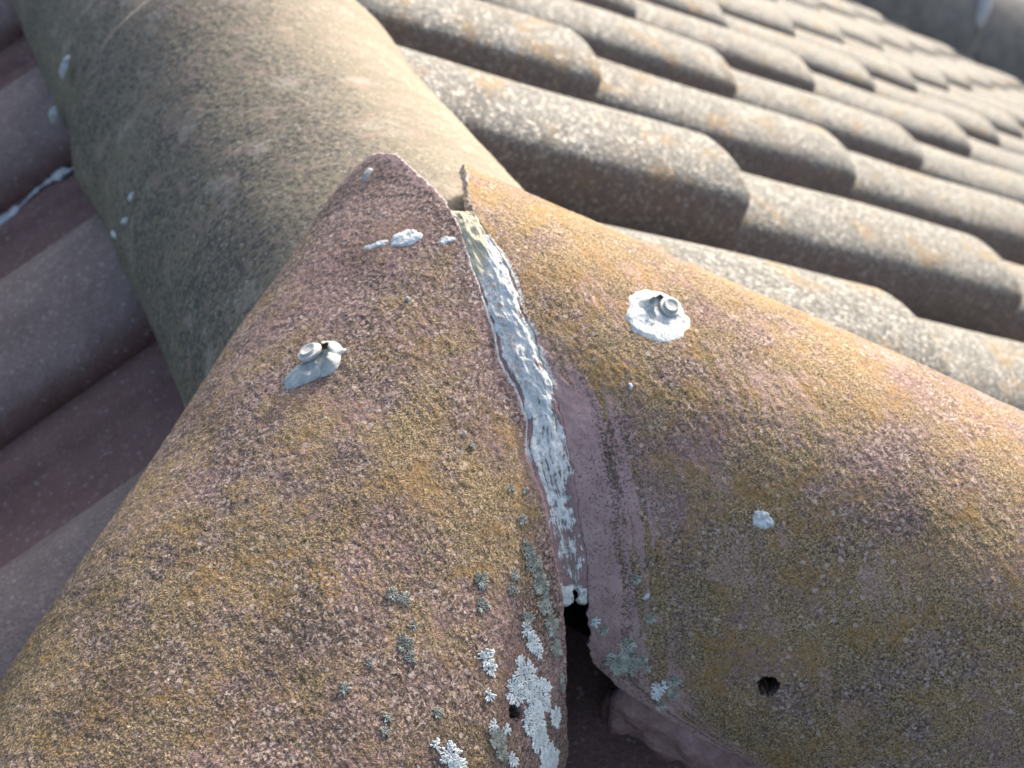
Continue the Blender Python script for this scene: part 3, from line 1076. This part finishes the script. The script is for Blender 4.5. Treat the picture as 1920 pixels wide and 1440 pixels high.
b5 = blob("sealant_pat", HR, 0.0774, 26.8, 0.0017, 0.0012, 0.9, 0.0012, M_SEAL, 25, wob=0.4, n=20, rings=5)
tag(b5, "tiny white speck below the oval sealant pat", "speck")
b6 = blob("sealant_pat", HR, 0.1206, 65.4, 0.0021, 0.0012, 2.3, 0.0012, M_SEAL, 26, wob=0.4, n=20, rings=5)
tag(b6, "tiny white fleck on the mauve strip above the lichens", "speck")
b7 = blob("sealant_pat", HL, 0.0177, -2.3, 0.0013, 0.0009, 1.2, 0.0018, M_SEAL, 27, wob=0.3, n=16, rings=4)
tag(b7, "tiny white speck amid the left hip tile below the teardrop", "speck")
for i, (t, p, r_, lab) in enumerate(((0.2475, -65.8, 0.0026, "round white speck on the shaded flank of the ridge tile"),
                                     (0.2471, -73.6, 0.0030, "faint white fleck in the middle of three on the ridge flank"),
                                     (0.2732, -84.5, 0.0032, "lowest white fleck at the foot of the ridge tile"))):
    b = blob("mortar_speck", RG, t, p, r_ * 1.3, r_ * 0.8, 1.3 + i, 0.002, M_SEAL, 31 + i, wob=0.4, n=20, rings=5)
    tag(b, lab, "speck", "white specks on the ridge flank")
RGF = Cyl(RG.A, RG.D, RG.R + 0.004)
b = blob("mortar_speck", RGF, 0.452, -66, 0.0035, 0.0085, 0.2, 0.003, M_MORTAR, 41, wob=0.4, n=24, rings=6)
tag(b, "pale mortar squeezed from the ridge joint, upper streak", "mortar")
b = blob("mortar_speck", RGF, 0.475, -87, 0.0045, 0.0070, 0.3, 0.004, M_MORTAR, 43, wob=0.4, n=24, rings=6)
tag(b, "pale mortar dripping at the foot of the ridge joint", "mortar")


# pale mortar along a roll edge beside the ridge, left slope
def mortar_smear():
    dn, n, ac = slope_frame('L')
    V, F = [], []
    NL, NC = 110, 10
    for i in range(NL):
        f = i / (NL - 1)
        d_ = 0.128 + 0.19 * f
        amp = 0.12 + (1 - f) ** 1.2 * max(0.0, 2.6 * float(fbm(np.array(f * 14.0), np.array(0.0), 4, 350, 0.65)) - 0.95)
        c = dn * d_ + ac * (0.2271 + W_T - 0.007 - 0.004 * math.sin(f * 17)) + n * (-0.0335)
        for j in range(NC):
            a = 2 * math.pi * j / NC
            w = 0.6 + 0.8 * float(vnoise(np.array(f * 60.0), np.array(j * 1.7), 352))
            V.append(c + ac * (math.cos(a) * 0.010 * amp * w + 0.003 * amp) + n * (math.sin(a) * 0.0035 * amp * w - 0.001))
    for i in range(NL - 1):
        for j in range(NC):
            a, b = i * NC + j, i * NC + (j + 1) % NC
            F.append((a, b, b + NC, a + NC))
    o = link_mesh("mortar_smear", V, F, M_MORTAR, origin=V[0])
    tag(o, "pale mortar smeared along a roll edge left of the ridge", "mortar")


mortar_smear()
b = blob("mortar_flake", HL, -0.0605, 29.4, 0.0050, 0.0008, 0.1, 0.0026, M_SEALG, 51, wob=0.3, n=20, rings=5)
tag(b, "thin upstanding flake near the tip of the left hip tile", "flake")
# mortar knob on the far verge joint
c3 = Cyl(dnR * (2.55 + 2 * 0.62) + np.array([0, VERGE_Y + 0.15, 0]) + nR * 0.05, dnR, 0.306)
b = blob("mortar_pat", c3, 0.0, 50, 0.03, 0.10, 0.1, 0.03, M_MORTAR, 47, wob=0.35, n=24, rings=6)
tag(b, "pale mortar at the joint of the far verge tiles", "mortar")

# ------------------------------------------------------------------ lichens
LW = [[(0.1406, -62.2, 0.0069, 0.0087), (0.1427, -68.6, 0.0074, 0.0105), (0.1501, -61.6, 0.005, 0.0063), (0.1521, -70.1, 0.0069, 0.0102), (0.1557, -74.7, 0.006, 0.0098), (0.1426, -77.4, 0.0038, 0.0064)], [(0.1464, -51.4, 0.0038, 0.0042), (0.1496, -53.3, 0.0031, 0.0035)], [(0.1584, -55.9, 0.0024, 0.0029)], [(0.1253, -57.7, 0.0031, 0.0035), (0.1273, -60.6, 0.0038, 0.0046), (0.1289, -62.8, 0.0026, 0.0033)], [(0.1557, -83.4, 0.0056, 0.0106), (0.1616, -83.3, 0.0069, 0.0131)], [(0.188, -53.0, 0.0046, 0.0054), (0.1901, -55.7, 0.0042, 0.0051), (0.1881, -49.1, 0.0019, 0.0021)], [(0.1673, -59.5, 0.002, 0.0025), (0.1645, -63.4, 0.0018, 0.0024)], [(0.1722, -68.6, 0.0026, 0.0039)]]
LWL = ["largest pale lichen, spreading beside the hole in the left hip tile", "pale lichen rosette up and left of the largest lichen", "small round pale lichen left of the largest lichen",
       "pale lichen just above the largest lichen, near the cut edge", "pale lichen at the bottom border beside the dark gap", "pale lichen at the bottom border, left of the others",
       "two small pale lichen tufts below the hole in the left hip tile", "small pale lichen between two larger ones at the bottom border"]
LG = [[(0.153, -34.8, 0.0022, 0.0021), (0.1609, -34.9, 0.0037, 0.0036), (0.1645, -37.2, 0.0026, 0.0026)], [(0.1467, -28.5, 0.0029, 0.0027), (0.1455, -30.9, 0.0027, 0.0025)], [(0.1208, -43.2, 0.004, 0.0039)], [(0.1295, -45.7, 0.0035, 0.0035)], [(0.1885, -28.5, 0.0027, 0.0026)], [(0.1753, -30.5, 0.0019, 0.0018)], [(0.1899, -38.0, 0.002, 0.0021), (0.1946, -38.9, 0.0022, 0.0023)], [(0.1771, -46.7, 0.0021, 0.0023)], [(0.1097, -49.3, 0.0024, 0.0025), (0.1153, -50.4, 0.0029, 0.003)], [(0.0872, -45.6, 0.0025, 0.0024)], [(0.0783, -40.2, 0.0018, 0.0016), (0.0752, -43.3, 0.0013, 0.0012)], [(0.0965, -49.6, 0.0042, 0.0043), (0.1004, -52.8, 0.0049, 0.0052), (0.1051, -56.3, 0.0049, 0.0054), (0.1107, -59.4, 0.0044, 0.0051), (0.1154, -63.7, 0.0043, 0.0054), (0.121, -67.5, 0.0034, 0.0045)], [(0.1703, -62.0, 0.0044, 0.0057), (0.1735, -64.7, 0.0035, 0.0048)], [(0.1287, -73.1, 0.0017, 0.0025), (0.1311, -75.0, 0.0014, 0.0023)], [(0.0714, -29.0, 0.0015, 0.0013), (0.0688, -26.6, 0.001, 0.0009)], [(0.121, -56.7, 0.0033, 0.0038)]]
LGL = ["tall grey-green lichen standing apart, left of the pale lichens", "flat grey-green lichen above the tall one", "upper of two round grey-green lichens near the joint foot", "lower of two round grey-green lichens near the joint foot",
       "leftmost round grey-green lichen low on the left hip tile", "small grey-green fleck between the tall lichen and the leftmost one", "grey-green lichen low on the tile, below the tall one", "small grey-green lichen left of the hole",
       "thin grey-green lichen beside the long edge lichen", "small grey-green lichen just above the long edge lichen", "grey-green flecks beside the lower joint", "long grey-green lichen along the cut edge of the left hip tile",
       "grey-green tuft below the hole in the left hip tile", "narrow lichen on the rim of the dark gap", "highest faint grey lichen fleck on the left hip tile", "grey-green lichen under the long edge lichen"]
RW = [[(0.1227, 77.2, 0.0039, 0.0047), (0.1219, 82.3, 0.0056, 0.0073), (0.128, 81.4, 0.0046, 0.006), (0.1316, 79.5, 0.0028, 0.0035)], [(0.1435, 83.8, 0.0032, 0.0043), (0.1439, 86.1, 0.0019, 0.0026)], [(0.1059, 75.4, 0.0018, 0.0022)]]
RWL = ["largest lichen on the right hip tile, right of the dark gap", "small pale lichen right of that hip tile's largest one", "pale lichen fleck at the right lip of the dark gap"]
RGN = [[(0.1479, 80.8, 0.003, 0.0038), (0.1497, 83.9, 0.0025, 0.0034)], [(0.1103, 76.4, 0.0023, 0.0028)], [(0.1139, 62.8, 0.0023, 0.0024)], [(0.1258, 69.4, 0.0023, 0.0025)], [(0.1349, 80.5, 0.0016, 0.0021)], [(0.1478, 88.5, 0.0023, 0.0030)]]
RGL = ["greyer rightmost lichen on the right hip tile", "grey lichen fleck on the corner above the dark gap", "round dark grey lichen on the mauve strip", "faint grey lichen on the mauve strip, below the round one", "tiny lichen between the two pale ones on the right", "lichen on the lower rim of the right hip tile"]
for i, (c, lab) in enumerate(zip(LW, LWL)):
    lichen(HL, c, M_LWHITE, lab, "pale lichens", 400 + i)
for i, (c, lab) in enumerate(zip(LG, LGL)):
    lichen(HL, c, M_LGREEN, lab, "grey-green lichens", 430 + i, 1.0, 0.55)
for i, (c, lab) in enumerate(zip(RW, RWL)):
    lichen(HR, c, M_LWHITE if i else M_LGREEN, lab, "pale lichens", 460 + i)
for i, (c, lab) in enumerate(zip(RGN, RGL)):
    lichen(HR, c, M_LGREEN, lab, "grey-green lichens", 480 + i, 1.0, 0.55)
